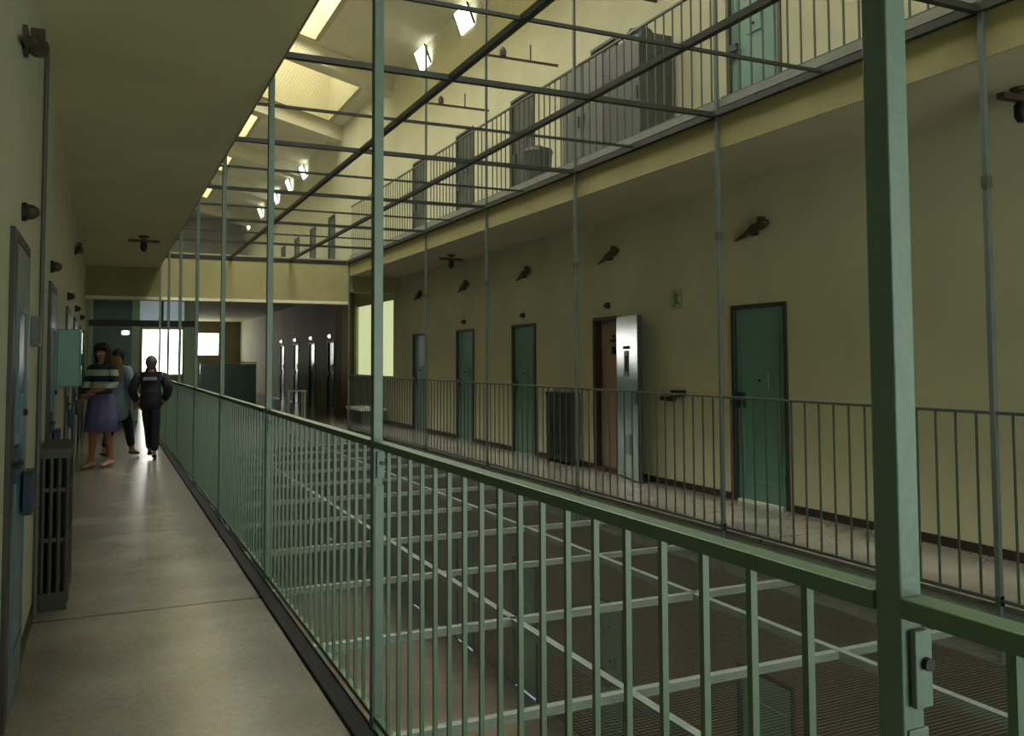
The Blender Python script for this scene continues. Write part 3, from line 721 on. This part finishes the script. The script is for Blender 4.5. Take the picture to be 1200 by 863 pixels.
# ------------------------------------------------------------------ people
def skin_mesh(name, nodes, edges, m, parent, sub=2, root=0):
    me = bpy.data.meshes.new(name); keys = list(nodes); idx = {k: i for i, k in enumerate(keys)}
    me.from_pydata([nodes[k][:3] for k in keys], [(idx[a], idx[b]) for a, b in edges], [])
    o = bpy.data.objects.new(name, me); COL.objects.link(o); o.parent = parent
    md = o.modifiers.new('Skin', 'SKIN'); md.use_smooth_shade = True; md.branch_smoothing = .6
    for i, k in enumerate(keys):
        n_ = nodes[k]; sv = me.skin_vertices[0].data[i]
        sv.radius = (n_[3], n_[4] if len(n_) > 4 else n_[3]); sv.use_root = (i == root)
    sb = o.modifiers.new('Sub', 'SUBSURF'); sb.levels = sub; sb.render_levels = sub
    me.materials.append(M[m]); return o
def person(loc, rz, h, label, P, cloth):
    """local: faces +y. P: joint overrides for a 1.70 m figure"""
    t = thing('person', loc, label, 'person', None, rz); t.scale = (h / 1.7,) * 3
    J = dict(pelvis=(0, 0, .95), spine=(0, -.01, 1.12), chest=(0, 0, 1.30), neckb=(0, 0, 1.43), neck=(0, .012, 1.49), head=(0, .02, 1.585), crown=(0, .012, 1.635),
             shL=(-.17, 0, 1.40), elL=(-.24, -.03, 1.13), wrL=(-.25, .06, .90), shR=(.17, 0, 1.40), elR=(.24, -.03, 1.13), wrR=(.25, .06, .90),
             hipL=(-.09, 0, .90), knL=(-.10, .02, .50), anL=(-.10, -.02, .085), hipR=(.09, 0, .90), knR=(.10, .02, .50), anR=(.10, -.02, .085), toeL=None, toeR=None)
    J.update(P); V = {k: Vector(v) for k, v in J.items() if v is not None}
    for s in 'LR':
        if 'toe' + s not in V: V['toe' + s] = V['an' + s] + Vector((0, .15, -.055))
    R = dict(pelvis=(.13, .10), spine=(.12, .09), chest=(.145, .10), neckb=(.06, .055), neck=(.052, .052), head=(.074, .088), crown=(.066, .078))
    N_ = {k: (*V[k], *R[k]) for k in R}
    N_['chin'] = (*(V['head'] + Vector((0, .055, -.065))), .036, .03); N_['nose'] = (*(V['head'] + Vector((0, .102, -.012))), .013, .016)
    E_ = [('pelvis', 'spine'), ('spine', 'chest'), ('chest', 'neckb'), ('neckb', 'neck'), ('neck', 'head'), ('head', 'crown'), ('head', 'chin'), ('head', 'nose')]
    for s, sx in (('L', -1), ('R', 1)):
        N_['ear' + s] = (*(V['head'] + Vector((sx * .084, -.005, -.005))), .012, .022); E_.append(('head', 'ear' + s))
        for k, r in (('sh', .055), ('el', .04), ('wr', .027)): N_[k + s] = (*V[k + s], r)
        E_ += [('chest', 'sh' + s), ('sh' + s, 'el' + s), ('el' + s, 'wr' + s)]
        d = (V['wr' + s] - V['el' + s]).normalized(); side = d.cross(Vector((sx, 0, 0))).normalized()  # across the palm
        pc = V['wr' + s] + d * .055; N_['palm' + s] = (*pc, .02, .036); E_.append(('wr' + s, 'palm' + s))
        inn = Vector((-sx, 0, 0))
        for q, (o_, ln) in enumerate(((-.03, .07), (-.01, .082), (.01, .076), (.03, .058))):
            b0 = pc + side * o_ + d * .035; b1 = b0 + d * ln * .5 + inn * .006; b2 = b0 + d * ln * .9 + inn * .028
            for nn, pt, rr in ((f'f{q}a{s}', b0, .0095), (f'f{q}b{s}', b1, .0088), (f'f{q}c{s}', b2, .0075)): N_[nn] = (*pt, rr)
            E_ += [('palm' + s, f'f{q}a{s}'), (f'f{q}a{s}', f'f{q}b{s}'), (f'f{q}b{s}', f'f{q}c{s}')]
        sg = 1 if side.y > 0 else -1
        t0 = pc - d * .015 + side * sg * .036; t1 = t0 + d * .03 + side * sg * .018; t2 = t1 + d * .032 + inn * .01
        for nn, pt, rr in ((f'ta{s}', t0, .012), (f'tb{s}', t1, .0105), (f'tc{s}', t2, .009)): N_[nn] = (*pt, rr)
        E_ += [('palm' + s, f'ta{s}'), (f'ta{s}', f'tb{s}'), (f'tb{s}', f'tc{s}')]
        for k, r in (('hip', .085), ('kn', .056), ('an', .036)): N_[k + s] = (*V[k + s], r)
        kn, an = V['kn' + s], V['an' + s]
        N_['calf' + s] = (*(kn.lerp(an, .33) + Vector((0, -.012, 0))), .053)
        N_['toe' + s] = (*V['toe' + s], .03, .022); N_['heel' + s] = (*(an + (an - V['toe' + s]) * .22 + Vector((0, 0, -.045))), .028)
        E_ += [('pelvis', 'hip' + s), ('hip' + s, 'kn' + s), ('kn' + s, 'calf' + s), ('calf' + s, 'an' + s), ('an' + s, 'toe' + s), ('an' + s, 'heel' + s)]
    skin_mesh('body', N_, E_, 'skin', t)
    hd = V['head']
    e = MB(); 
    for sx in (-1, 1): e.ell((hd.x + sx * .03, hd.y + .078, hd.z + .012), .011, .007, .008, 8, 6)
    e.build('eyes', 'eye', t, smooth=True)
    cloth(t, V); return t
def top_cloth(t, V, m, grow=.022, length=.86, sleeve=1.0, name='jacket', hem=(.165, .13), collar=.062, cz=.03):
    c = V['chest']
    N_ = dict(hem=(0, V['pelvis'].y, length, *hem), hip=(0, V['pelvis'].y, .97, hem[0] * .97, hem[1]), waist=(0, V['spine'].y, 1.12, .13 + grow, .10 + grow), chest=(c.x, c.y, 1.27, .15 + grow, .105 + grow),
              up=(c.x, c.y, 1.375, .12 + grow, .085 + grow), col=(V['neckb'].x, V['neckb'].y, 1.445, collar + .02, collar + .012), ctop=(V['neck'].x, V['neck'].y, 1.45 + cz, collar, collar))
    E_ = [('hem', 'hip'), ('hip', 'waist'), ('waist', 'chest'), ('chest', 'up'), ('up', 'col'), ('col', 'ctop')]
    for s in 'LR':
        w = V['el' + s].lerp(V['wr' + s], .93 * sleeve)
        N_['sh' + s] = (*V['sh' + s], .06 + grow); N_['el' + s] = (*V['el' + s], .042 + grow * .8); N_['cuff' + s] = (*w, .034 + grow * .7)
        E_ += [('up', 'sh' + s), ('sh' + s, 'el' + s), ('el' + s, 'cuff' + s)]
    return skin_mesh(name, N_, E_, m, t, root=3)
def trousers(t, V, m, r=(.115, .082, .062), end=.93):
    N_ = dict(w=(0, V['pelvis'].y, V['pelvis'].z + .06, .14, .115), c=(*V['pelvis'], .145, .118))
    E_ = [('w', 'c')]
    for s in 'LR':
        N_['h' + s] = (*V['hip' + s].lerp(V['kn' + s], .12), r[0] * .92); N_['k' + s] = (*V['kn' + s], r[1]); N_['a' + s] = (*V['kn' + s].lerp(V['an' + s], end), r[2])
        E_ += [('c', 'h' + s), ('h' + s, 'k' + s), ('k' + s, 'a' + s)]
    return skin_mesh('trousers', N_, E_, m, t, root=1)
def shoes(t, V, m):
    for s in 'LR':
        an, to = V['an' + s], V['toe' + s]; d = (to - an); 
        N_ = dict(a=(*(an + Vector((0, 0, -.01))), .045), h=(*(an - d * .25 + Vector((0, 0, -.06))), .038), m=(*(an + d * .5 + Vector((0, 0, -.02))), .046, .036), t=(*(to + d * .25), .042, .028))
        skin_mesh('shoe', N_, [('a', 'h'), ('a', 'm'), ('m', 't')], m, t, 1)
def hair_cap(t, V, m, grow=1.0, down=.0, face=.045):
    hd = V['head']; g = MB(); g.ell((hd.x, hd.y - .012, hd.z + .02), .092 * grow, .106 * grow, .108 * grow, 20, 14)
    # open the front of the cap so the face shows
    dl = [v for v in g.bm.verts if (v.co.y - hd.y) > face and v.co.z < hd.z + .055]
    bmesh.ops.delete(g.bm, geom=dl, context='VERTS')
    for v in g.bm.verts:
        if v.co.z < hd.z - .03: v.co.z -= down * (hd.z - .03 - v.co.z) / .07; v.co.y = min(v.co.y, hd.y + .03)
    o = g.build('hair', m, t, smooth=True); s_ = o.modifiers.new('Solid', 'SOLIDIFY'); s_.thickness = .012
    return o

# man in black, walking away along the railing
def man_cloth(t, V):
    j = top_cloth(t, V, 'navy', .045, .78, 1.0, 'jacket', (.20, .15), .072, .08); trousers(t, V, 'black'); shoes(t, V, 'shoe'); hair_cap(t, V, 'hair_grey', 1.03, .05, .05)
    g = MB(); y = -.165
    for k, x in enumerate((-.105, -.07, -.035, .0, .035, .07)):
        g.box(x, x + .026, y - .004, y + .06, 1.30, 1.355)
    g.build('back_print', 'lettering', j)
person((.66, 14.55, 0), math.radians(-6), 1.57, 'man in black jacket with pale print on the back, walking away beside the railing',
       dict(elL=(-.29, -.06, 1.14), wrL=(-.21, .09, .93), elR=(.28, -.04, 1.14), wrR=(.20, .10, .95), shL=(-.185, 0, 1.39), shR=(.185, 0, 1.39), knL=(-.03, .14, .52), anL=(-.01, .12, .12), knR=(.075, .0, .50), anR=(.07, -.03, .085), hipL=(-.08, 0, .9), hipR=(.08, 0, .9)), man_cloth)
# woman in striped top and purple skirt
def w_cloth(t, V):
    top_cloth(t, V, 'stripe', .025, .93, .8, 'striped_top', (.16, .13))
    MB().lathe([(.15, 1.02), (.17, .95), (.19, .85), (.21, .70), (.23, .50), (.225, .50), (.19, .70), (.1, .98)], (0, 0, 0), 36, 1, .85, fold=.05, nf=9).build('skirt', 'skirtcloth', t, smooth=True)
    shoes(t, V, 'shoe_tan'); hair_cap(t, V, 'hair_dark', 1.3, .12, .06)
person((-.02, 13.75, 0), math.radians(140), 1.72, 'woman in black and white striped top and purple blue skirt standing at the left wall',
       dict(elL=(-.25, .03, 1.15), wrL=(-.14, .22, 1.08), elR=(.26, -.02, 1.14), wrR=(.24, .1, .93), knR=(.08, .08, .5), anR=(.08, .08, .085), knL=(-.09, .0, .5), anL=(-.09, -.1, .1)), w_cloth)
# companion with long brown hair and grey blue coat
def b_cloth(t, V):
    top_cloth(t, V, 'greyblue', .035, .55, 1.0, 'coat', (.20, .16)); trousers(t, V, 'black', end=.9); shoes(t, V, 'shoe'); hair_cap(t, V, 'hair_dark', 1.08, .08, .05)
    N_ = dict(a=(0, -.06, 1.62, .10, .06), b=(.0, -.10, 1.47, .15, .07), c=(.02, -.14, 1.28, .17, .07), d=(.03, -.15, 1.08, .12, .05))
    skin_mesh('long_hair', N_, [('a', 'b'), ('b', 'c'), ('c', 'd')], 'hair_brown', t, 2)
person((.20, 15.0, 0), math.radians(-35), 1.68, 'person with long brown hair in a grey blue coat, beside the striped woman',
       dict(knR=(.1, .14, .52), anR=(.12, .22, .10), knL=(-.09, -.02, .5), anL=(-.09, -.18, .11), toeL=(-.09, -.07, .04)), b_cloth)

# ------------------------------------------------------------------ camera, world, view
f_, yaw, pitch, roll, cy = 1026.9, .4355, .0512, .0042, 368.5
cam = bpy.data.cameras.new('camera'); co = bpy.data.objects.new('camera', cam); COL.objects.link(co)
c, s = math.cos(yaw), math.sin(yaw); cp, sp = math.cos(pitch), math.sin(pitch); cr, sr = math.cos(roll), math.sin(roll)
right0 = Vector((c, -s, 0)); fwd0 = Vector((s, c, 0)); up0 = Vector((0, 0, 1))
fwd = fwd0 * cp + up0 * sp; up1 = -fwd0 * sp + up0 * cp
rt = right0 * cr - up1 * sr; up = right0 * sr + up1 * cr
mw = Matrix(((rt.x, up.x, -fwd.x, 0), (rt.y, up.y, -fwd.y, 0), (rt.z, up.z, -fwd.z, EYE), (0, 0, 0, 1)))
co.matrix_world = mw
cam.sensor_width = 36; cam.lens = f_ / 1200 * 36; cam.shift_y = -(431.5 - cy) / 1200
cam.clip_start = .02; cam.clip_end = 200
sc.camera = co
w = bpy.data.worlds.new('world'); sc.world = w; w.use_nodes = True
w.node_tree.nodes['Background'].inputs[0].default_value = (.6, .7, .8, 1); w.node_tree.nodes['Background'].inputs[1].default_value = .5
vs = sc.view_settings; vs.view_transform = 'Standard'; vs.look = 'None'; vs.gamma = 1; vs.use_curve_mapping = False
vs.exposure = 0.08
